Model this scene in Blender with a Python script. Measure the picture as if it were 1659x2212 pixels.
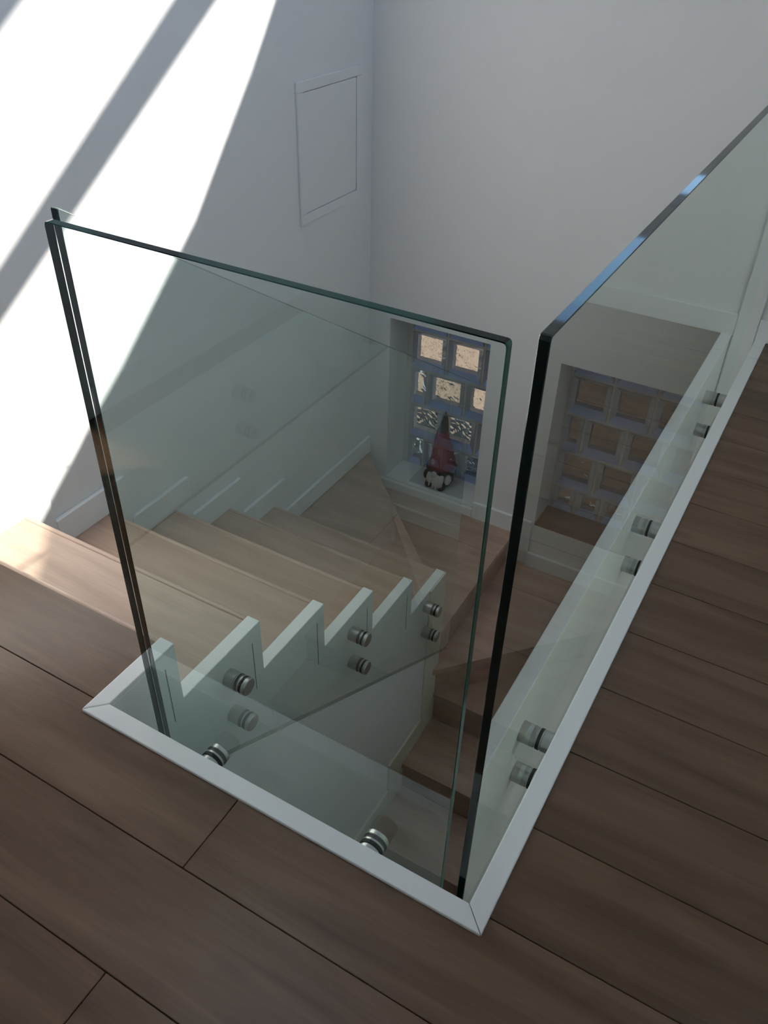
import bpy, bmesh, math, random
from mathutils import Vector, Matrix
random.seed(7)
for o in list(bpy.data.objects): bpy.data.objects.remove(o)
S = bpy.context.scene
COL = S.collection

# ------------------------------------------------------------------ camera
F, YAW, PITCH, ROLL = 1801.02, -0.50599, 0.65651, 0.028555
CAM = Vector((0.16813, -0.67929, 1.408))
cy, sy, cp, sp = math.cos(YAW), math.sin(YAW), math.cos(PITCH), math.sin(PITCH)
fw = Vector((sy * cp, cy * cp, -sp)); r0 = Vector((cy, -sy, 0)); u0 = r0.cross(fw)
rt = math.cos(ROLL) * r0 + math.sin(ROLL) * u0
up = -math.sin(ROLL) * r0 + math.cos(ROLL) * u0
cd = bpy.data.cameras.new('camera'); cam = bpy.data.objects.new('camera', cd); COL.objects.link(cam)
cam.matrix_world = Matrix(((rt.x, up.x, -fw.x, CAM.x), (rt.y, up.y, -fw.y, CAM.y), (rt.z, up.z, -fw.z, CAM.z), (0, 0, 0, 1)))
cd.sensor_fit = 'HORIZONTAL'; cd.sensor_width = 36; cd.lens = F / 1659 * 36; cd.clip_start = 0.02
S.camera = cam

# ------------------------------------------------------------------ world, sun, exposure
SUN = Vector((-1.0, 0.0, -0.80))
wd = bpy.data.worlds.new('sky'); S.world = wd; wd.use_nodes = True
bg = wd.node_tree.nodes['Background']; bg.inputs[1].default_value = 0.36
sk = wd.node_tree.nodes.new('ShaderNodeTexSky'); sk.sky_type = 'NISHITA'; sk.sun_disc = False
sk.sun_elevation = math.radians(38.7); sk.sun_rotation = math.radians(90); sk.altitude = 50; sk.air_density = 1.0; sk.dust_density = 0.3; sk.ozone_density = 1.5
wd.node_tree.links.new(sk.outputs[0], bg.inputs[0])
ld = bpy.data.lights.new('sun', 'SUN'); ld.energy = 8.0; ld.angle = math.radians(0.7); ld.color = (1, 0.955, 0.89)
sun = bpy.data.objects.new('sun', ld); COL.objects.link(sun)
sun.rotation_euler = SUN.to_track_quat('-Z', 'Y').to_euler(); sun.location = (4, 0, 5)
vs = S.view_settings
S.display_settings.display_device = 'sRGB'; vs.view_transform = 'Standard'; vs.look = 'None'; vs.exposure = 0.78; vs.gamma = 1; vs.use_curve_mapping = False
S.cycles.use_denoising = True
S.cycles.max_bounces = 12; S.cycles.diffuse_bounces = 5; S.cycles.glossy_bounces = 4
S.cycles.use_adaptive_sampling = True; S.cycles.adaptive_threshold = 0.05
S.cycles.transmission_bounces = 6; S.cycles.transparent_max_bounces = 16
S.cycles.caustics_refractive = False; S.cycles.sample_clamp_indirect = 6

# ------------------------------------------------------------------ materials
def mat(name):
    m = bpy.data.materials.new(name); m.use_nodes = True
    nt = m.node_tree; nt.nodes.clear()
    out = nt.nodes.new('ShaderNodeOutputMaterial')
    return m, nt, out
def N(nt, t, **kw):
    n = nt.nodes.new('ShaderNode' + t)
    for k, v in kw.items():
        if k.startswith('i_'): n.inputs[k[2:].replace('_', ' ')].default_value = v
        else: setattr(n, k, v)
    return n
def paint(name, col, rough=0.6, bump=0.0, scale=300, metal=0.0, var=0.03):
    m, nt, out = mat(name)
    p = N(nt, 'BsdfPrincipled'); p.inputs['Roughness'].default_value = rough; p.inputs['Metallic'].default_value = metal
    tc = N(nt, 'TexCoord'); n1 = N(nt, 'TexNoise'); n1.inputs['Scale'].default_value = 9; n1.inputs['Detail'].default_value = 4
    nt.links.new(tc.outputs['Object'], n1.inputs['Vector'])
    mx = N(nt, 'Mix', data_type='RGBA'); mx.inputs[6].default_value = (*[c * (1 - var) for c in col], 1); mx.inputs[7].default_value = (*[min(1, c * (1 + var)) for c in col], 1)
    nt.links.new(n1.outputs['Fac'], mx.inputs[0]); nt.links.new(mx.outputs[2], p.inputs['Base Color'])
    if bump:
        n2 = N(nt, 'TexNoise'); n2.inputs['Scale'].default_value = scale; n2.inputs['Detail'].default_value = 3
        nt.links.new(tc.outputs['Object'], n2.inputs['Vector'])
        b = N(nt, 'Bump'); b.inputs['Strength'].default_value = bump; b.inputs['Distance'].default_value = 0.002
        nt.links.new(n2.outputs['Fac'], b.inputs['Height']); nt.links.new(b.outputs[0], p.inputs['Normal'])
    nt.links.new(p.outputs[0], out.inputs[0]); return m
def wood(name, c_dark, c_mid, c_light, rough=0.42):
    m, nt, out = mat(name); L = nt.links.new
    tc = N(nt, 'TexCoord'); oi = N(nt, 'ObjectInfo')
    sc = N(nt, 'VectorMath', operation='SCALE'); sc.inputs[0].default_value = (13.1, 7.7, 3.3); L(oi.outputs['Random'], sc.inputs['Scale'])
    ad = N(nt, 'VectorMath', operation='ADD'); L(tc.outputs['Object'], ad.inputs[0]); L(sc.outputs[0], ad.inputs[1])
    mp = N(nt, 'Mapping'); mp.inputs['Scale'].default_value = (1.1, 9, 9); L(ad.outputs[0], mp.inputs[0])
    n1 = N(nt, 'TexNoise'); n1.inputs['Scale'].default_value = 1.6; n1.inputs['Detail'].default_value = 5; n1.inputs['Distortion'].default_value = 0.6; L(mp.outputs[0], n1.inputs['Vector'])
    mp2 = N(nt, 'Mapping'); mp2.inputs['Scale'].default_value = (4, 120, 120); L(ad.outputs[0], mp2.inputs[0])
    n2 = N(nt, 'TexNoise'); n2.inputs['Scale'].default_value = 1.5; n2.inputs['Detail'].default_value = 3; L(mp2.outputs[0], n2.inputs['Vector'])
    mp3 = N(nt, 'Mapping'); mp3.inputs['Scale'].default_value = (3.0, 8, 8); L(ad.outputs[0], mp3.inputs[0])
    vo = N(nt, 'TexVoronoi'); vo.inputs['Scale'].default_value = 1.0; L(mp3.outputs[0], vo.inputs['Vector'])
    kr = N(nt, 'ValToRGB'); kr.color_ramp.elements[0].position = 0.02; kr.color_ramp.elements[0].color = (0, 0, 0, 1); kr.color_ramp.elements[1].position = 0.16; kr.color_ramp.elements[1].color = (1, 1, 1, 1)
    L(vo.outputs['Distance'], kr.inputs[0])
    cr = N(nt, 'ValToRGB'); e = cr.color_ramp.elements
    e[0].position = 0.30; e[0].color = (*c_dark, 1); e[1].position = 0.72; e[1].color = (*c_light, 1)
    em = e.new(0.5); em.color = (*c_mid, 1)
    L(n1.outputs['Fac'], cr.inputs[0])
    m1 = N(nt, 'Mix', data_type='RGBA', blend_type='MULTIPLY'); m1.inputs[0].default_value = 0.30; L(cr.outputs[0], m1.inputs[6]); L(n2.outputs['Fac'], m1.inputs[7])
    m2 = N(nt, 'Mix', data_type='RGBA', blend_type='MULTIPLY'); m2.inputs[0].default_value = 0.22; L(m1.outputs[2], m2.inputs[6]); L(kr.outputs[0], m2.inputs[7])
    hs = N(nt, 'HueSaturation'); mr = N(nt, 'MapRange'); mr.inputs[3].default_value = 0.90; mr.inputs[4].default_value = 1.10
    L(oi.outputs['Random'], mr.inputs[0]); L(mr.outputs[0], hs.inputs['Value']); L(m2.outputs[2], hs.inputs['Color'])
    p = N(nt, 'BsdfPrincipled'); p.inputs['Roughness'].default_value = rough
    L(hs.outputs[0], p.inputs['Base Color'])
    b = N(nt, 'Bump'); b.inputs['Strength'].default_value = 0.12; b.inputs['Distance'].default_value = 0.001
    L(n2.outputs['Fac'], b.inputs['Height']); L(b.outputs[0], p.inputs['Normal'])
    L(p.outputs[0], out.inputs[0]); return m
def sheet_glass(name, tint, ior=1.5, smudge=False):
    m, nt, out = mat(name); L = nt.links.new
    g = N(nt, 'NewGeometry'); mr = N(nt, 'MapRange'); mr.inputs[3].default_value = 1; mr.inputs[4].default_value = 0
    L(g.outputs['Backfacing'], mr.inputs[0])
    # a sheet mirrors once, with both of its surfaces' reflectance: 2R / (1 + R) on the side the ray enters
    fr = N(nt, 'Fresnel'); fr.inputs['IOR'].default_value = ior
    a2 = N(nt, 'Math', operation='MULTIPLY'); a2.inputs[1].default_value = 2; L(fr.outputs[0], a2.inputs[0])
    a1 = N(nt, 'Math', operation='ADD'); a1.inputs[1].default_value = 1; L(fr.outputs[0], a1.inputs[0])
    dv = N(nt, 'Math', operation='DIVIDE'); L(a2.outputs[0], dv.inputs[0]); L(a1.outputs[0], dv.inputs[1])
    ml = N(nt, 'Math', operation='MULTIPLY'); L(dv.outputs[0], ml.inputs[0]); L(mr.outputs[0], ml.inputs[1])
    t = N(nt, 'BsdfTransparent'); t.inputs[0].default_value = (*tint, 1)
    gl = N(nt, 'BsdfGlossy'); gl.inputs['Roughness'].default_value = 0.0; gl.inputs[0].default_value = (0.94, 1, 0.97, 1)
    mx = N(nt, 'MixShader'); L(ml.outputs[0], mx.inputs[0]); L(t.outputs[0], mx.inputs[1]); L(gl.outputs[0], mx.inputs[2])
    L(mx.outputs[0], out.inputs[0]); return m
M = {}
M['wall'] = paint('white_wall_paint', (0.84, 0.84, 0.83), 0.7, 0.12, 220, var=0.015)
M['trim'] = paint('white_gloss_paint', (0.85, 0.86, 0.85), 0.35, 0.02, 80, var=0.01)
M['cream'] = paint('cream_paint', (0.74, 0.73, 0.62), 0.4, 0.02, 80, var=0.02)
M['floor'] = wood('oak_floor', (0.118, 0.065, 0.032), (0.160, 0.090, 0.048), (0.21, 0.125, 0.073), 0.27)
M['tread'] = wood('oak_tread', (0.47, 0.312, 0.232), (0.545, 0.372, 0.285), (0.62, 0.44, 0.345), 0.32)
M['glass'] = sheet_glass('railing_glass', (0.955, 0.990, 0.982))
M['clear'] = sheet_glass('window_glass', (0.99, 0.99, 0.99))
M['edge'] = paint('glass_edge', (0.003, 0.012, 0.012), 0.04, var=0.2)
M['edge_dimmed'] = paint('glass_edge_dimmed', (0.003, 0.012, 0.012), 0.04, var=0.2); M['edge_dimmed'].node_tree.nodes['Principled BSDF'].inputs['Specular IOR Level'].default_value = 0.15  # same glass edge, specular lowered to stand in for a dark reflection
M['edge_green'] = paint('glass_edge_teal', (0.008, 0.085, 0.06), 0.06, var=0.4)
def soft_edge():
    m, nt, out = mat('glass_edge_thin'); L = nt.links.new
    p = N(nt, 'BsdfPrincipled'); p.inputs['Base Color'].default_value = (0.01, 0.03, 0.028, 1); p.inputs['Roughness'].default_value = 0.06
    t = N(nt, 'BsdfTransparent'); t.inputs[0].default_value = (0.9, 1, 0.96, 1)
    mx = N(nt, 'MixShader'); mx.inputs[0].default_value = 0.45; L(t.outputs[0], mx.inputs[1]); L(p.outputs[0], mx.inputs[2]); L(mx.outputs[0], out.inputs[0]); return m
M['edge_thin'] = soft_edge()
M['steel'] = paint('brushed_steel', (0.50, 0.50, 0.48), 0.28, metal=1.0)
M['rubber'] = paint('black_rubber', (0.012, 0.012, 0.013), 0.5)
M['dark'] = paint('dark_joint', (0.05, 0.05, 0.05), 0.8)
M['mortar'] = paint('grey_mortar', (0.62, 0.62, 0.60), 0.8, 0.2, 150)
M['peach'] = paint('peach_render', (0.36, 0.19, 0.105), 0.9, 0.3, 30, var=0.1)
M['hedge'] = paint('brown_fence', (0.055, 0.030, 0.018), 0.9, 0.3, 30, var=0.3)
M['ground'] = paint('garden_ground', (0.12, 0.12, 0.12), 0.9, 0.3, 30, var=0.4)
M['sill'] = wood('dark_sill_wood', (0.10, 0.045, 0.03), (0.14, 0.062, 0.04), (0.18, 0.085, 0.055), 0.3)
M['hat'] = paint('red_felt', (0.30, 0.05, 0.065), 0.95, 0.5, 400, var=0.15)
M['hatgrey'] = paint('grey_felt', (0.05, 0.055, 0.055), 0.95, 0.5, 400, var=0.15)
M['fur'] = paint('white_fur', (0.72, 0.70, 0.66), 1.0, 0.8, 250, var=0.15)
M['skin'] = paint('nose_felt', (0.70, 0.60, 0.55), 0.9, 0.2, 300)
M['pink'] = paint('pink_print', (0.75, 0.52, 0.50), 0.9)
def block_glass():
    m, nt, out = mat('wavy_block_glass'); L = nt.links.new
    tc = N(nt, 'TexCoord'); n = N(nt, 'TexNoise'); n.inputs['Scale'].default_value = 15; n.inputs['Detail'].default_value = 1.0; n.inputs['Distortion'].default_value = 1.2
    L(tc.outputs['Object'], n.inputs['Vector'])
    b = N(nt, 'Bump'); b.inputs['Strength'].default_value = 0.55; b.inputs['Distance'].default_value = 0.02; L(n.outputs['Fac'], b.inputs['Height'])
    g = N(nt, 'BsdfGlass'); g.inputs['IOR'].default_value = 1.3; g.inputs['Roughness'].default_value = 0.02; L(b.outputs[0], g.inputs['Normal'])
    g.inputs[0].default_value = (0.95, 0.97, 0.96, 1)
    L(g.outputs[0], out.inputs[0]); return m
M['block'] = block_glass()
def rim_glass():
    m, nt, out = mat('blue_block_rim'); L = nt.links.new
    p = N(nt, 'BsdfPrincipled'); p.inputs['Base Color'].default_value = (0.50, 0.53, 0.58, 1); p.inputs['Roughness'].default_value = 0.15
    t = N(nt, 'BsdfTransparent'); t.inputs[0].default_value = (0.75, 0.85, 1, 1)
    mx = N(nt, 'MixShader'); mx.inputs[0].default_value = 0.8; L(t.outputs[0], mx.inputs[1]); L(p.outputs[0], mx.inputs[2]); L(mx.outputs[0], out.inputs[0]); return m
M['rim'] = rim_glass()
def sky_foot_glass():  # blue colour stands in for sky refracted along the block's lower edge
    m, nt, out = mat('block_foot_painted_sky'); L = nt.links.new
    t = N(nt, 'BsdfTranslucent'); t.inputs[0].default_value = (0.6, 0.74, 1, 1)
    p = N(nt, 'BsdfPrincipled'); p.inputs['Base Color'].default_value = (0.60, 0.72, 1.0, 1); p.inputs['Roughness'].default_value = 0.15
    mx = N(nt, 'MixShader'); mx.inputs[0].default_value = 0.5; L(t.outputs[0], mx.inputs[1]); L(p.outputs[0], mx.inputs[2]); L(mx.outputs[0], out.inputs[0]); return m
M['sky_foot'] = sky_foot_glass()
def streaked(name, a, b, scale, lo, hi):
    m, nt, out = mat(name); L = nt.links.new
    tc = N(nt, 'TexCoord'); mp = N(nt, 'Mapping'); mp.inputs['Scale'].default_value = (1, 1, 0.55); mp.inputs['Rotation'].default_value = (0, 0.6, 0); L(tc.outputs['Object'], mp.inputs[0])
    n = N(nt, 'TexNoise'); n.inputs['Scale'].default_value = scale; n.inputs['Detail'].default_value = 3; n.inputs['Distortion'].default_value = 1.5; L(mp.outputs[0], n.inputs['Vector'])
    r = N(nt, 'ValToRGB'); r.color_ramp.elements[0].position = lo; r.color_ramp.elements[0].color = (*a, 1); r.color_ramp.elements[1].position = hi; r.color_ramp.elements[1].color = (*b, 1); L(n.outputs['Fac'], r.inputs[0])
    p = N(nt, 'BsdfPrincipled'); p.inputs['Roughness'].default_value = 0.9; L(r.outputs[0], p.inputs['Base Color']); L(p.outputs[0], out.inputs[0]); return m
M['peach'] = streaked('peach_render', (0.22, 0.10, 0.06), (0.78, 0.46, 0.29), 7, 0.34, 0.47)
M['ground'] = streaked('garden_ground', (0.012, 0.012, 0.013), (0.10, 0.095, 0.09), 9, 0.45, 0.68)
M['hedge'] = streaked('brown_fence', (0.03, 0.016, 0.010), (0.10, 0.055, 0.032), 9, 0.4, 0.62)

# ------------------------------------------------------------------ helpers
def tag(o, label=None, cat=None, group=None, kind=None):
    if label: o['label'] = label
    if cat: o['category'] = cat
    if group: o['group'] = group
    if kind: o['kind'] = kind
    return o
def empty(name, loc, label, cat, kind=None, group=None):
    o = bpy.data.objects.new(name, None); o.empty_display_size = 0.1; COL.objects.link(o); o.location = loc
    return tag(o, label, cat, group, kind)
def wloc(o):
    v = Vector(o.location)
    while o.parent: o = o.parent; v += Vector(o.location)
    return v
def link(name, bm, m, parent=None, smooth=False, origin=None):
    """bm holds world coordinates; origin (default: bounding-box bottom centre) becomes the object's place"""
    bmesh.ops.recalc_face_normals(bm, faces=bm.faces)
    if origin is None:
        xs = [v.co for v in bm.verts]
        origin = Vector(((min(c.x for c in xs) + max(c.x for c in xs)) / 2, (min(c.y for c in xs) + max(c.y for c in xs)) / 2, min(c.z for c in xs)))
    origin = Vector(origin)
    bmesh.ops.translate(bm, verts=bm.verts, vec=-origin)
    me = bpy.data.meshes.new(name); bm.to_mesh(me); bm.free()
    for mm in (m if isinstance(m, (list, tuple)) else [m]): me.materials.append(mm)
    if smooth:
        for p in me.polygons: p.use_smooth = True
    o = bpy.data.objects.new(name, me); COL.objects.link(o)
    if parent:
        o.parent = parent; o.location = origin - wloc(parent)
    else: o.location = origin
    return o
def add_box(bm, x0, x1, y0, y1, z0, z1, bevel=0.0, seg=2):
    vs_ = [bm.verts.new((x, y, z)) for z in (z0, z1) for y in (y0, y1) for x in (x0, x1)]
    fs = [bm.faces.new([vs_[i] for i in f]) for f in ((0, 2, 3, 1), (4, 5, 7, 6), (0, 1, 5, 4), (2, 6, 7, 3), (0, 4, 6, 2), (1, 3, 7, 5))]
    if bevel:
        es = list({e for f in fs for e in f.edges})
        bmesh.ops.bevel(bm, geom=es, offset=bevel, segments=seg, affect='EDGES', profile=0.5)
def box(name, x0, x1, y0, y1, z0, z1, m, parent=None, bevel=0.0, seg=2):
    bm = bmesh.new(); add_box(bm, x0, x1, y0, y1, z0, z1, bevel, seg); return link(name, bm, m, parent)
def add_prism(bm, pts, axis, a0, a1, bevel=0.0, seg=2):
    def mk(p, a):
        return {'z': (p[0], p[1], a), 'x': (a, p[0], p[1]), 'y': (p[0], a, p[1])}[axis]
    lo = [bm.verts.new(mk(p, a0)) for p in pts]; hi = [bm.verts.new(mk(p, a1)) for p in pts]
    fs = [bm.faces.new(lo), bm.faces.new(hi)]; n = len(pts)
    for i in range(n): fs.append(bm.faces.new((lo[i], lo[(i + 1) % n], hi[(i + 1) % n], hi[i])))
    bmesh.ops.recalc_face_normals(bm, faces=fs)
    if bevel:
        es = list({e for f in fs for e in f.edges})
        bmesh.ops.bevel(bm, geom=es, offset=bevel, segments=seg, affect='EDGES', profile=0.5)
    return fs
def prism(name, pts, axis, a0, a1, m, parent=None, bevel=0.0, seg=2):
    bm = bmesh.new(); add_prism(bm, pts, axis, a0, a1, bevel, seg); return link(name, bm, m, parent)
def holed(name, outer, holes, axis, a0, a1, m, parent=None):
    """slab with polygonal holes"""
    bm = bmesh.new()
    def mk(p, a): return {'z': (p[0], p[1], a), 'x': (a, p[0], p[1]), 'y': (p[0], a, p[1])}[axis]
    loops = [outer] + holes
    from mathutils.geometry import tessellate_polygon
    tris = tessellate_polygon([[Vector((p[0], p[1], 0)) for p in lp] for lp in loops])
    flat = [p for lp in loops for p in lp]
    lo = [bm.verts.new(mk(p, a0)) for p in flat]; hi = [bm.verts.new(mk(p, a1)) for p in flat]
    for t in tris:
        for L_ in (lo, hi):
            try: bm.faces.new([L_[i] for i in t])
            except ValueError: pass
    k = 0
    for lp in loops:
        n = len(lp)
        for i in range(n):
            a, b = k + i, k + (i + 1) % n
            bm.faces.new((lo[a], lo[b], hi[b], hi[a]))
        k += n
    return link(name, bm, m, parent)
def add_lathe(bm, prof, axis, origin, seg=28):
    """prof: list of (radius, distance along axis)"""
    ax = Vector(axis).normalized(); t1 = ax.orthogonal().normalized(); t2 = ax.cross(t1); o = Vector(origin)
    rings = []
    for r, d in prof:
        if r < 1e-6: rings.append([bm.verts.new(o + ax * d)])
        else: rings.append([bm.verts.new(o + ax * d + (t1 * math.cos(2 * math.pi * i / seg) + t2 * math.sin(2 * math.pi * i / seg)) * r) for i in range(seg)])
    for A, B in zip(rings, rings[1:]):
        if len(A) == 1 and len(B) == 1: continue
        for i in range(seg):
            j = (i + 1) % seg
            if len(A) == 1: bm.faces.new((A[0], B[i], B[j]))
            elif len(B) == 1: bm.faces.new((A[i], A[j], B[0]))
            else: bm.faces.new((A[i], A[j], B[j], B[i]))
def lathe(name, prof, axis, origin, m, parent=None, seg=28, smooth=True):
    bm = bmesh.new(); add_lathe(bm, prof, axis, origin, seg)
    o = link(name, bm, m, parent, smooth)
    if smooth: o.data.set_sharp_from_angle(angle=math.radians(40))
    return o

# ------------------------------------------------------------------ dimensions
L, W, Y0, D, H = 0.92, 0.040, 0.2425, 0.3033, 0.18705
XL, YB, XR = -1.779, 2.63, 0.95
XI, YI = -L + W, W           # inner edges of the opening
YF, ZC, ZB = -2.1, 3.95, -3.1
FZ = -0.007                  # finished floor, just under the white trim
yk = lambda k: Y0 + k * D
zk = lambda k: -k * H
YE = yk(5)                   # end of the straight flight

# ------------------------------------------------------------------ room shell
def wall(name, label, ob): return tag(ob, label, 'wall', kind='structure')
wall('wall_left', 'long white wall on the left carrying the sunlight patch', box('wall_left', XL - 0.12, XL, YF, YB + 0.45, ZB, ZC, M['wall']))
WIN1 = (-1.660, -1.128, -1.255, -0.315)
WIN2 = (-0.785, -0.14, -1.232, -0.315)
r4 = lambda x0, x1, z0, z1: [(x0, z0), (x1, z0), (x1, z1), (x0, z1)]
SKY_LO, SKY_HI = (-0.98, -0.28, 1.46, 1.585), (-0.98, -0.28, 1.72, 2.22)
wall('wall_back', 'tall grey-white back wall with two glass block window niches',
     holed('wall_back', r4(XL, XR, ZB, ZC), [r4(*WIN1), r4(*WIN2), r4(*SKY_LO), r4(*SKY_HI)], 'y', YB, YB + 0.19, M['wall']))
# right gable wall: unseen openings, shaped by casting the sun patch back along the sun
SH = (XR - XL) / -SUN.x
def gable(pts): return [(y - SUN.y * SH, z - SUN.z * SH) for y, z in pts]
curve = [(2.12, 1.262), (1.966, 1.052), (1.816, 0.864), (1.638, 0.665), (1.461, 0.466), (1.241, 0.282), (1.028, 0.103), (0.88, -0.005), (0.772, -0.095), (0.678, -0.167), (0.55, -0.268), (0.40, -0.375), (0.246, -0.46)]
paneA = curve + [(0.246, -0.25), (-0.368, -0.25), (0.645, 0.413), (1.66, 1.077), (2.04, 1.326)]
paneB = [(-0.60, -0.323), (0.693, 0.566), (1.459, 1.093), (1.60, 1.19), (1.60, 1.59), (0.91, 1.124), (-0.60, 0.10)]
wall('wall_right', 'white gable wall on the right, openings shaped to cast the sun patch',
     holed('wall_right', r4(YF, YB + 0.19, ZB, ZC), [gable(paneA), gable(paneB)], 'x', XR, XR + 0.03, M['wall']))
wall('wall_front', 'white wall of the landing behind the viewer', box('wall_front', XL, XR, YF - 0.12, YF, ZB, ZC, M['wall']))
FILL_OPENING = (-1.65, -0.80, 0.50, 1.60)     # unseen ceiling opening added to brighten the stairwell
tag(holed('ceiling', r4(XL - 0.12, XR + 0.1, YF - 0.12, YB + 0.2), [r4(*FILL_OPENING)], 'z', ZC, ZC + 0.12, M['wall']), 'white ceiling high above the landing', 'ceiling', kind='structure')
tag(box('floor_lower', XL, XR, YF, YB, ZB - 0.1, ZB, M['floor']), 'dark wooden floor of the storey below', 'floor', kind='structure')
wall('wall_stairwell', 'white wall below the right edge of the stair opening', box('wall_stairwell', -0.036, 0.06, 0.05, YB, ZB, -0.31, M['wall']))
SB0, SB1 = -0.36, -1.45
# floor slab with planks
slab = [(XL, YF), (XR, YF), (XR, YB), (-0.034, YB), (-0.034, 0.034), (XI - 0.006, 0.034), (XI - 0.006, 0.22), (XL, 0.22)]
floor = tag(prism('floor', slab, 'z', -0.30, FZ - 0.014, M['wall']), 'grey-brown oak plank floor of the upper landing', 'floor', kind='structure')
PW, PY = 0.198, 0.0382
def plank(x0, x1, y0, y1):
    g = 0.0007
    box('plank', x0 + g, x1 - g, y0 + g, y1 - g, FZ - 0.013, FZ, M['floor'], floor, 0.0012, 1)
joints = {-1: [-0.509], -2: [-1.32, 0.95], -3: [-0.497], -4: [-1.1, 0.5], -5: [-0.2], 0: [0.9], 1: [0.75], 2: [1.1], 3: [0.8], 4: [1.0], 5: [0.7], 6: [1.05], 7: [0.8], 8: [1.1], 9: [0.7], 10: [1.0], 11: [0.8], 12: [1.0]}
for n in range(-11, 14):
    y0, y1 = PY + PW * n, PY + PW * (n + 1)
    y1 = min(y1, YB); y0 = max(y0, YF)
    if y1 - y0 < 0.01: continue
    if n < 0: spans = [(XL, XR)]
    elif n == 0: spans = [(XL, -L + 0.02), (-0.02, XR)]
    else: spans = [(-0.02, XR)]
    js = joints.get(n, [(-1.5 + (n * 0.77) % 1.4)])
    for a, b in spans:
        cuts = [a] + sorted(j for j in js if a + 0.1 < j < b - 0.1) + [b]
        for c0, c1 in zip(cuts, cuts[1:]): plank(c0, c1, y0, y1)

# white trim round the opening (mitred caps, with the fascia boards below them)
ZT = -0.012
t1 = tag(prism('trim_1', [(-L + 0.0008, 0), (-0.0008, 0), (-W - 0.0008, W), (XI + 0.0008, W)], 'z', ZT, 0, M['trim'], None, 0.0022), 'white mitred trim along the front edge of the stair opening', 'trim', kind='structure')
box('fascia', XI, -W, 0.034, 0.0385, -0.32, ZT, M['trim'], t1)
t2 = tag(prism('trim_2', [(0, 0.0008), (0, 2.452), (-W, 2.452), (-W, W + 0.0008)], 'z', ZT, 0, M['trim'], None, 0.0022), 'long white trim along the right edge of the stair opening', 'trim', kind='structure')
box('fascia', -0.0385, -0.034, 0.034, YB, -0.32, ZT, M['trim'], t2)
prism('trim_end', [(0, 2.4535), (0, YB - 0.012), (-W, YB - 0.012), (-W, 2.4535)], 'z', ZT, 0, M['trim'], t2, 0.0022)
t3 = tag(prism('trim_3', [(-L, 0.0008), (XI, W + 0.0008), (XI, Y0), (-L, Y0)], 'z', ZT, 0, M['trim'], None, 0.0022), 'short white mitred trim at the head of the stairs', 'trim', kind='structure')
# batten on the back wall behind the right pane, and skirting right of it
tag(box('trim_4', -0.120, -0.044, YB - 0.012, YB - 0.0005, -0.30, ZC, M['trim'], None, 0.003), 'upright white batten where the right glass meets the back wall', 'trim', kind='structure')
bbR = tag(box('baseboard_right', -0.043, XR, YB - 0.012, YB - 0.0005, FZ, 0.082, M['trim'], None, 0.003), 'white baseboard on the back wall right of the glass', 'baseboard', kind='structure')

# ------------------------------------------------------------------ staircase
st = empty('staircase', (-0.9, 1.3, ZB), 'winding oak staircase with white zigzag stringer going down', 'staircase')
TT = 0.034
def tread(pieces, k, nosing=None):
    """pieces: list of plan polygons; first is the tread, others are boards of the same tread"""
    z = zk(k) - 0.004
    root = None
    for i, pts in enumerate(pieces):
        o = prism('tread' if i == 0 else 'tread_board', pts, 'z', z - TT, z, M['tread'], root or st, 0.0025)
        root = root or o
    if nosing: prism('nosing', nosing, 'z', z - TT - 0.001, z + 0.0004, M['tread'], root, 0.006, 3)
    return root
ov = 0.014
for k in range(1, 6):
    tread([[(XL + 0.004, yk(k - 1) - ov), (-L, yk(k - 1) - ov), (-L, yk(k) - 0.018), (XL + 0.004, yk(k) - 0.018)]], k,
          [(XL + 0.001, yk(k) - 0.0175), (-L - 0.0005, yk(k) - 0.0175), (-L - 0.0005, yk(k)), (XL + 0.001, yk(k))])
# top nosing at floor level
prism('top_nosing', [(XL + 0.001, Y0 - 0.016), (-L - 0.0005, Y0 - 0.016), (-L - 0.0005, Y0), (XL + 0.001, Y0)], 'z', FZ - 0.03, FZ + 0.001, M['tread'], st, 0.006, 3)
NW = (XI, YE)
CX = XL + 0.002
slope6 = (YB - YE) / (NW[0] - CX)
d6 = lambda x: YE + (NW[0] - x) * slope6
xj = -1.36
tread([[(CX, YE - ov), (xj - 0.0006, YE - ov), (xj - 0.0006, d6(xj)), (CX, YB - 0.002)],
       [(xj + 0.0006, YE - ov), (XI, YE - ov), NW, (xj + 0.0006, d6(xj))]], 6)
yj = 2.40; xd = NW[0] - (yj - YE) / slope6
tread([[(xd, yj + 0.0006), (XI, yj + 0.0006), (XI, YB - 0.002), (CX, YB - 0.002)], [(XI, YE + 0.01), (XI, yj - 0.0006), (xd, yj - 0.0006), (NW[0] - 0.03, YE + 0.01)]], 7)
RXW = -0.040
tread([[(XI - 0.02, 1.70), (XI, 1.70), (RXW, YB - 0.002), (XI - 0.02, YB - 0.002)]], 8)
tread([[(XI + 0.001, 1.735), (RXW, 1.735), (RXW, YB - 0.002), (RXW - 0.06, YB - 0.002), (XI + 0.001, 1.80)]], 9)
for k in range(10, 16):
    yn = 1.735 - 0.3015 * (k - 9)
    tread([[(XI + 0.001, yn), (RXW, yn), (RXW, yn + 0.3015 + ov), (XI + 0.001, yn + 0.3015 + ov)]], k)
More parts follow.
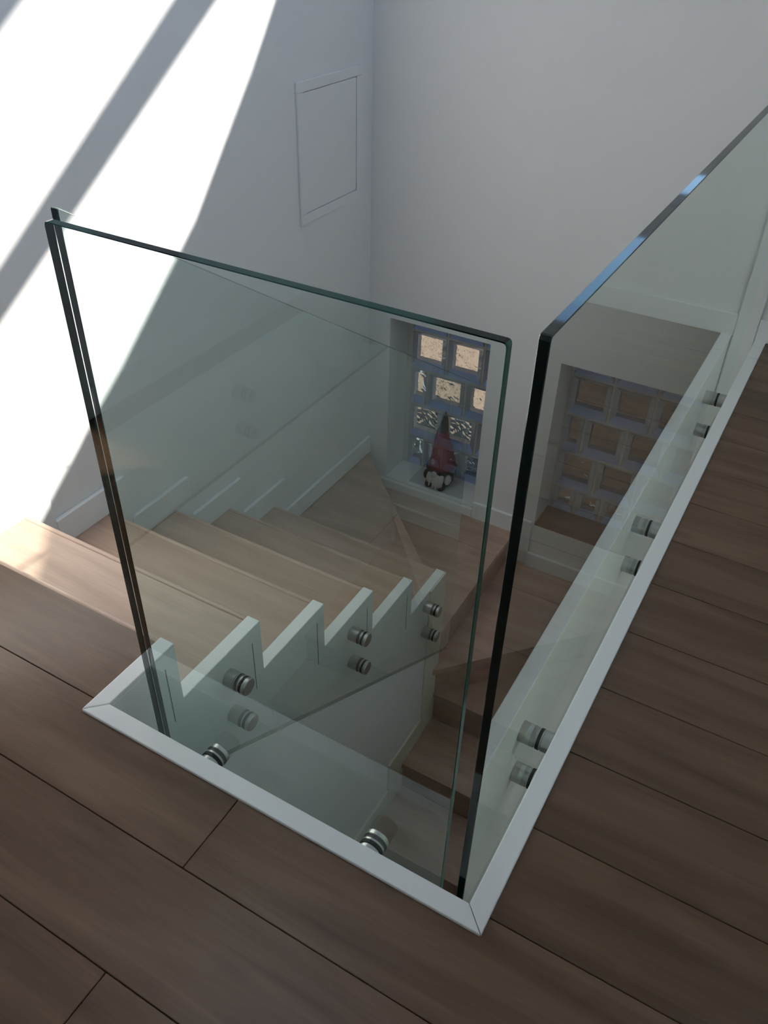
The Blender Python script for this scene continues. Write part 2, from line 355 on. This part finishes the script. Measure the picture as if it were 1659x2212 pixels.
# risers
def riser(pts, k):   # below tread k down to tread k+1
    prism('riser', pts, 'z', zk(k + 1) - 0.004, zk(k) - 0.004 - TT, M['tread'], st)
for k in range(0, 6):
    y = yk(k) - ov
    riser([(XL + 0.002, y - 0.012), (-L, y - 0.012), (-L, y), (XL + 0.002, y)], k)
def strip(a, b, off, th):
    a, b = Vector(a), Vector(b); n = Vector(((b - a).y, -(b - a).x)).normalized()
    return [tuple(a + n * off), tuple(b + n * off), tuple(b + n * (off + th)), tuple(a + n * (off + th))]
riser(strip((CX + 0.03, YB - 0.03), (XI, YE + 0.02), 0.004, 0.012), 6)
riser([(XI - 0.026, YE + 0.02), (XI - 0.014, YE + 0.02), (XI - 0.014, YB - 0.003), (XI - 0.026, YB - 0.003)], 7)
riser(strip((RXW - 0.02, YB - 0.02), (XI + 0.02, 1.735), 0.014, 0.012)[:4], 8)
for k in range(9, 15):
    yn = 1.735 - 0.3015 * (k - 9) + ov
    riser([(XI + 0.001, yn), (RXW, yn), (RXW, yn + 0.012), (XI + 0.001, yn + 0.012)], k)
# white wall under the stringer, closing the space below the stairs
iw = prism('infill_wall', [(0.05, SB0), (YE, SB1), (YE, ZB), (0.05, ZB)], 'x', -L, XI, M['wall'], st); iw['label'] = 'smooth white wall below the stringer'
# zigzag stringer
pts = [(0.046, ZT - 0.0005), (Y0, ZT - 0.0005)]
for k in range(1, 6): pts += [(yk(k - 1), zk(k)), (yk(k), zk(k))]
pts += [(YE, SB1), (0.046, SB0)]
stringer = prism('stringer', pts, 'x', -L, XI, M['trim'], st, 0.0025); stringer['label'] = 'white zigzag stringer board'
for k in range(0, 5):
    y = yk(k) - 0.040
    box('joint', XI - 0.001, XI + 0.0006, y - 0.0012, y + 0.0012, zk(k) - 0.235, zk(k) - 0.05, M['dark'], stringer)
nb = box('newel_board', XI - 0.001, XI + 0.006, 1.62, YE + 0.004, -2.1, zk(5) - 0.004, M['cream'], st, 0.002); nb['label'] = 'cream upright board at the turn of the stairs'
# cream skirting along the lower flight on the middle wall
for k, (a, b, top) in {10: (1.312, 1.6195, -1.750), 11: (1.008, 1.3115, -1.932), 12: (0.706, 1.0075, -2.12), 13: (0.404, 0.7055, -2.305)}.items():
    o = box('skirting', XI - 0.001, XI + 0.010, a, b, zk(k + 1) - 0.05, top, M['cream'], st, 0.003)

# stepped baseboards on the left and back walls
bbl = empty('baseboard_left', (XL, 1.4, -1.1), 'white stepped baseboard following the treads on the left wall', 'baseboard', kind='structure')
xs0, xs1 = XL + 0.0005, XL + 0.018
for k in range(1, 7):
    a = yk(k - 1) + (0.089 if k > 1 else 0.0); b = yk(k) + 0.089 if k < 6 else YB - 0.001
    box('baseboard_piece', xs0, xs1, a + 0.0004, b, zk(k) - (0.16 if k < 6 else 0.002), zk(k) + 0.098, M['trim'], bbl, 0.004)
box('baseboard_piece', xs0, xs1, YF, Y0 + 0.0885, FZ, 0.09, M['trim'], bbl, 0.004)
bbb = empty('baseboard_back', (-0.9, YB, -1.5), 'white stepped baseboard below the glass block windows', 'baseboard', kind='structure')
for a, b, z0, z1 in ((XL + 0.015, -1.128, zk(7) - 0.004, -1.262), (-1.127, -0.795, zk(7) - 0.1, -1.214), (-0.794, -0.05, zk(8) - 0.004, zk(8) + 0.085)):
    box('baseboard_piece', a, b, YB - 0.018, YB - 0.0005, z0, z1, M['trim'], bbb, 0.004)

# ------------------------------------------------------------------ glass block windows
def block_mesh(x0, x1, z0, z1, y):
    """glass block: bevelled rim round a slightly sunk wavy pane"""
    bm = bmesh.new(); d = 0.075; rw = 0.024
    b = min(rw, (x1 - x0) * 0.22)
    O = [(x0, z0), (x1, z0), (x1, z1), (x0, z1)]; I = [(x0 + b, z0 + rw * 1.9), (x1 - b, z0 + rw * 1.9), (x1 - b, z1 - rw * 0.6), (x0 + b, z1 - rw * 0.6)]
    vo = [bm.verts.new((p[0], y, p[1])) for p in O]; vi = [bm.verts.new((p[0], y + 0.010, p[1])) for p in I]
    vb = [bm.verts.new((p[0], y + d, p[1])) for p in O]; vib = [bm.verts.new((p[0], y + d - 0.010, p[1])) for p in I]
    for i in range(4):
        j = (i + 1) % 4
        for f in ((vo[i], vo[j], vi[j], vi[i]), (vb[i], vb[j], vib[j], vib[i]), (vo[i], vo[j], vb[j], vb[i])):
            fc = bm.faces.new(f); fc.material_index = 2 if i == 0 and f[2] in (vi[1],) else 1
    f1 = bm.faces.new(vi); f2 = bm.faces.new(vib); f1.material_index = 0; f2.material_index = 0
    return bm
YG = 2.815
def block_window(name, label, win, rows, zs):
    x0, x1, z0, z1 = win
    root = empty(name, ((x0 + x1) / 2, YG, z0), label, 'window', kind='structure')
    holes = []
    for (za, zb), xsr in zip(zip(zs, zs[1:]), rows):
        for a, b in zip(xsr, xsr[1:]):
            g = 0.007
            q = (max(a, x0 - 0.01) + g, min(b, x1 + 0.01) - g, zb + g, za - g)
            if q[1] - q[0] < 0.025: continue
            holes.append(q)
            link('glass_block', block_mesh(q[0], q[1], q[2], q[3], YG), [M['block'], M['rim'], M['sky_foot']], root)
    holed('mortar', r4(x0 - 0.012, x1 + 0.012, z0 - 0.03, z1 + 0.02), [r4(q[0] - 0.0005, q[1] + 0.0005, q[2] - 0.0005, q[3] + 0.0005) for q in holes], 'y', YG + 0.006, YG + 0.066, M['mortar'], root)
    return root
ra = [-1.672, -1.634, -1.431, -1.229, -1.12]; rb = [-1.672, -1.634, -1.532, -1.312, -1.12]
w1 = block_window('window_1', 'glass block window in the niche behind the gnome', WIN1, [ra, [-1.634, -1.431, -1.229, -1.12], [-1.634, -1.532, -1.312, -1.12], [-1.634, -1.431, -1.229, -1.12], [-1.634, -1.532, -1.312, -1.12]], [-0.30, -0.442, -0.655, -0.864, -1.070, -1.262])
rc = [-0.776, -0.572, -0.370, -0.168, -0.12]; rd = [-0.776, -0.672, -0.470, -0.268, -0.12]
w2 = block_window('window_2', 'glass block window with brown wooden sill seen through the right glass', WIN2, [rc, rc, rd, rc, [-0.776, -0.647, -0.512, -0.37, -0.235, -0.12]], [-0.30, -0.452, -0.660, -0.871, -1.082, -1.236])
box('sill', WIN2[0] + 0.002, WIN2[1], YB - 0.004, YG - 0.003, -1.2315, -1.222, M['sill'], w2, 0.003)
box('sill', WIN1[0] + 0.001, WIN1[1] - 0.001, YB - 0.003, YG + 0.002, -1.2545, -1.250, M['trim'], w1, 0.0015)
# clear panes and bar of the upper back window
w3 = empty('window_3', (-0.26, YB + 0.1, 1.46), 'pair of sky-lit panes high in the back wall', 'window', kind='structure')
for q in (SKY_LO, SKY_HI):
    box('window_pane', q[0] - 0.001, q[1] + 0.001, YB + 0.10, YB + 0.106, q[2] - 0.001, q[3] + 0.001, M['glass'], w3)
w5 = empty('fill_opening', (-1.0, 1.4, ZC), 'unseen ceiling opening added to brighten the stairs', 'window', kind='structure')
w4 = empty('window_4', (XR, 0, 1.2), 'unseen gable panes shaped to cast the sun patch', 'window', kind='structure')
box('window_pane', FILL_OPENING[0] - 0.001, FILL_OPENING[1] + 0.001, FILL_OPENING[2] - 0.001, FILL_OPENING[3] + 0.001, ZC + 0.05, ZC + 0.056, M['clear'], w5)
for pl in (paneA, paneB): prism('window_pane', gable(pl), 'x', XR + 0.010, XR + 0.016, M['clear'], w4)

# the garden outside the glass blocks
tag(box('wall_plinth', -7, -1.62, 4.55, 4.7, -2.6, -2.02, M['ground']), 'dark plinth below the peach neighbour wall', 'wall', kind='structure')
tag(box('wall_neighbour', -7, -1.62, 4.6, 4.7, -2.02, 3.2, M['peach']), 'peach rendered neighbour wall beyond the glass blocks', 'wall', kind='structure')
tag(box('wall_garden', -1.60, 4, 4.6, 4.7, -2.6, 0.4, M['hedge']), 'brown garden wall beyond the right glass block window', 'wall', kind='structure')
tag(box('ground', -8, 6, YB + 0.3, 9, -2.7, -2.6, M['ground']), 'dark ground outside the house', 'ground', kind='structure')

# ------------------------------------------------------------------ access hatch
ht = empty('access_hatch', (XL, 2.30, 0.266), 'small white access hatch on the left wall near the corner', 'hatch')
y0, y1, z0, z1, fwid = 2.072, 2.530, 0.266, 0.786, 0.037
for a, b, c, d in ((y0, y1, z1 - fwid, z1), (y0, y1, z0, z0 + fwid), (y0, y0 + fwid, z0 + fwid, z1 - fwid), (y1 - fwid, y1, z0 + fwid, z1 - fwid)):
    box('frame_rail', XL + 0.0003, XL + 0.010, a, b, c, d, M['wall'], ht, 0.002)
box('hatch_door', XL + 0.0003, XL + 0.0065, y0 + fwid + 0.003, y1 - fwid - 0.003, z0 + fwid + 0.003, z1 - fwid - 0.003, M['wall'], ht, 0.0015)

# ------------------------------------------------------------------ glass balustrade
GT = 0.015
def pane(name, pts, axis, a0, a1, parent, edges, r=0.006):
    """sheet of glass: faces clear, ground edge band dark"""
    bm = bmesh.new()
    # small rounded corners
    P = [Vector(p) for p in pts]; n = len(P); rp = []
    for i in range(n):
        a, b, c = P[i - 1], P[i], P[(i + 1) % n]
        u, v = (a - b).normalized(), (c - b).normalized()
        for t in range(4):
            f = t / 3; q = b + u * r * (1 - f) ** 2 + v * r * f ** 2
            rp.append((q.x, q.y))
    e = 0.0012
    def mk(p, a): return {'z': (p[0], p[1], a), 'x': (a, p[0], p[1]), 'y': (p[0], a, p[1])}[axis]
    cen = sum((Vector(p) for p in rp), Vector((0, 0))) / len(rp)
    m = len(rp)
    def inset(p):
        v = cen - Vector(p); s = Vector((e if v.x > 0 else -e, e if v.y > 0 else -e)); return (p[0] + s.x, p[1] + s.y)
    r0_ = [bm.verts.new(mk(inset(p), a0)) for p in rp]; r1_ = [bm.verts.new(mk(p, a0 + e)) for p in rp]
    r2_ = [bm.verts.new(mk(p, a1 - e)) for p in rp]; r3_ = [bm.verts.new(mk(inset(p), a1)) for p in rp]
    for A, B in ((r0_, r1_), (r1_, r2_), (r2_, r3_)):
        for i in range(m):
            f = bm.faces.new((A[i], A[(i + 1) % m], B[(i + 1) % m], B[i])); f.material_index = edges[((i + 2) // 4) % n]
    bm.faces.new(r0_); bm.faces.new(r3_)
    return link(name, bm, [M['glass'], M['edge'], M['edge_green'], M['edge_thin'], M['edge_dimmed']], parent)
def standoff(parent, base, axis, gap, r=0.025, shown_cap=True):
    """steel spacer from the fascia to the glass, rubber gaskets, cap on the far side"""
    ax = Vector(axis); b = Vector(base)
    s = lathe('standoff', [(0, 0), (r, 0), (r, gap - 0.008), (r - 0.0015, gap - 0.007), (r - 0.0015, gap - 0.0035), (0, gap - 0.0035)], ax, b, M['steel'], parent)
    lathe('gasket', [(0, 0), (r + 0.0005, 0), (r + 0.0005, 0.0034), (0, 0.0034)], ax, b + ax * (gap - 0.0035), M['rubber'], s)
    g2 = gap + GT
    lathe('gasket', [(0, 0), (r + 0.0005, 0), (r + 0.0005, 0.0035), (0, 0.0035)], ax, b + ax * g2, M['rubber'], s)
    lathe('standoff_cap', [(0, 0), (r, 0), (r, 0.009), (r - 0.002, 0.011), (0, 0.011)], ax, b + ax * (g2 + 0.0036), M['steel'], s)
    lathe('sleeve', [(0, 0), (r - 0.001, 0), (r - 0.001, 0.005), (0, 0.005)], ax, b + ax * gap, M['rubber'], s)
    lathe('sleeve', [(0, 0), (r - 0.0005, 0), (r - 0.0005, 0.004), (0, 0.004)], ax, b + ax * (gap + 0.0052), M['steel'], s)
    lathe('sleeve', [(0, 0), (r - 0.001, 0), (r - 0.001, 0.0055), (0, 0.0055)], ax, b + ax * (gap + 0.0094), M['rubber'], s)
    return s
HG = 1.007
pf = empty('glass_panel', (-0.48, 0.11, -0.33), 'clear glass balustrade panel along the front edge, facing the viewer', 'glass panel', group='glass balustrade panels')
YN = 0.103
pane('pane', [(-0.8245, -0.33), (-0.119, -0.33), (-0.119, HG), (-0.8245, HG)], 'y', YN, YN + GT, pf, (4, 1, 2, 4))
for x in (-0.672, -0.273): standoff(pf, (x, 0.0387, -0.125), (0, 1, 0), YN - 0.0387)
pr = empty('glass_panel', (-0.09, 1.3, -0.36), 'long glass balustrade panel along the right edge of the stair opening', 'glass panel', group='glass balustrade panels')
XG = -0.0843
pane('pane', [(0.143, -0.36), (2.612, -0.36), (2.612, HG), (0.143, HG)], 'x', XG - GT, XG, pr, (1, 1, 0, 1))
for y, za, zb in ((0.532, -0.135, -0.285), (1.392, -0.115, -0.272), (2.309, -0.128, -0.270)):
    for z in (za, zb): standoff(pr, (-0.0387, y, z), (-1, 0, 0), -0.0387 - XG)
ps = empty('glass_panel', (-0.83, 0.94, -1.36), 'slanted glass balustrade panel following the zigzag stringer downstairs', 'glass panel', group='glass balustrade panels')
XS = -0.8415
pane('pane', [(0.133, -0.344), (1.744, -1.361), (1.744, -0.010), (0.133, 1.018)], 'x', XS, XS + GT, ps, (1, 3, 0, 3))
for y, za, zb in ((0.400, -0.268, -0.412), (1.006, -0.639, -0.777), (1.586, -0.994, -1.140)):
    for z in (za, zb): standoff(ps, (XI + 0.0005, y, z), (1, 0, 0), XS - XI - 0.0005)

# ------------------------------------------------------------------ gnome on the sill
gx, gy, gz = -1.375, 2.735, -1.250
gn = empty('gnome_figurine', (gx, gy, gz), 'gnome figurine with tall pointed red hat on the white window sill', 'figurine')
body = lathe('body', [(0, 0), (0.055, 0.0), (0.072, 0.03), (0.070, 0.08), (0.055, 0.13), (0.03, 0.15), (0, 0.155)], (0, 0, 1), (gx, gy, gz), M['hatgrey'], gn, 20)
def hat(name, prof, m, par):
    bm = bmesh.new(); add_lathe(bm, prof, (0, 0, 1), (gx, gy, gz), 24)
    for v in bm.verts:
        t = max(0, (v.co.z - gz - 0.12) / 0.33); v.co.x += -0.012 * t + 0.006 * math.sin(t * 9); v.co.y += 0.02 * t * t
    return link(name, bm, m, par, True)
h1 = hat('hat', [(0.074, 0.110), (0.077, 0.116), (0.067, 0.16), (0.054, 0.22), (0.040, 0.28), (0.030, 0.325)], M['hat'], gn)
hat('hat_tip', [(0.0305, 0.324), (0.020, 0.37), (0.011, 0.41), (0.005, 0.432), (0, 0.438)], M['hatgrey'], h1)
bm = bmesh.new()
for i in range(28):
    a = 2 * math.pi * i / 28
    bmesh.ops.create_icosphere(bm, subdivisions=1, radius=0.011 + 0.003 * random.random(), matrix=Matrix.Translation((gx + 0.073 * math.cos(a), gy + 0.073 * math.sin(a), gz + 0.110)))
link('fur_band', bm, M['hatgrey'], h1, True)
bm = bmesh.new(); bmesh.ops.create_icosphere(bm, subdivisions=2, radius=0.019, matrix=Matrix.Translation((gx - 0.004, gy - 0.083, gz + 0.098)))
link('nose', bm, M['skin'], gn, True)
bm = bmesh.new()
rr = random.Random(3)
for i in range(34):
    u = rr.uniform(-1, 1); l = rr.uniform(0.06, 0.10) * (1 - 0.35 * abs(u))
    px, py = gx + 0.004 + 0.042 * u, gy - 0.066 - 0.016 * (1 - u * u) - 0.006 * rr.random()
    add_lathe(bm, [(0, 0), (0.007, 0.006), (0.008, l * 0.5), (0.004, l * 0.85), (0, l)], (0.12 * u + rr.uniform(-.1, .1), -0.25, -1), (px, py, gz + 0.100), 7)
link('beard', bm, M['fur'], gn, True)
for sx in (-1, 1):
    bm = bmesh.new(); bmesh.ops.create_icosphere(bm, subdivisions=2, radius=0.024, matrix=Matrix.Translation((gx + sx * 0.062, gy - 0.045, gz + 0.062)) @ Matrix.Diagonal((0.8, 1.1, 1.25, 1)))
    link('hand', bm, M['fur' if sx > 0 else 'hatgrey'], gn, True)
    bm = bmesh.new(); bmesh.ops.create_icosphere(bm, subdivisions=2, radius=0.026, matrix=Matrix.Translation((gx + sx * 0.036, gy - 0.062, gz + 0.0195)) @ Matrix.Diagonal((0.95, 1.4, 0.75, 1)))
    link('boot', bm, M['rubber'], gn, True)
# snowflake print on the hat (raised felt)
bm = bmesh.new()
ang0 = math.radians(-115)
def on_hat(u, v):
    z = 0.160 + v; r = 0.067 - (z - 0.16) * 0.222 + 0.0012
    t = max(0, (z - 0.12) / 0.33); a = ang0 + u / r
    return Vector((gx + r * math.cos(a) - 0.012 * t + 0.006 * math.sin(t * 9), gy + r * math.sin(a) + 0.02 * t * t, gz + z))
for i in range(8):
    a = math.pi * i / 4; c, s = math.cos(a), math.sin(a); q = 0.0022
    p = [on_hat(c * 0.004 - s * q, s * 0.004 + c * q), on_hat(c * 0.004 + s * q, s * 0.004 - c * q), on_hat(c * 0.017 + s * q, s * 0.017 - c * q), on_hat(c * 0.017 - s * q, s * 0.017 + c * q)]
    n_ = Vector((math.cos(ang0), math.sin(ang0), 0)) * 0.002
    lo = [bm.verts.new(x - n_) for x in p]; hi = [bm.verts.new(x + n_ * 0.4) for x in p]
    bm.faces.new(lo); bm.faces.new(hi)
    for j in range(4): bm.faces.new((lo[j], lo[(j + 1) % 4], hi[(j + 1) % 4], hi[j]))
link('snowflake', bm, M['pink'], h1)
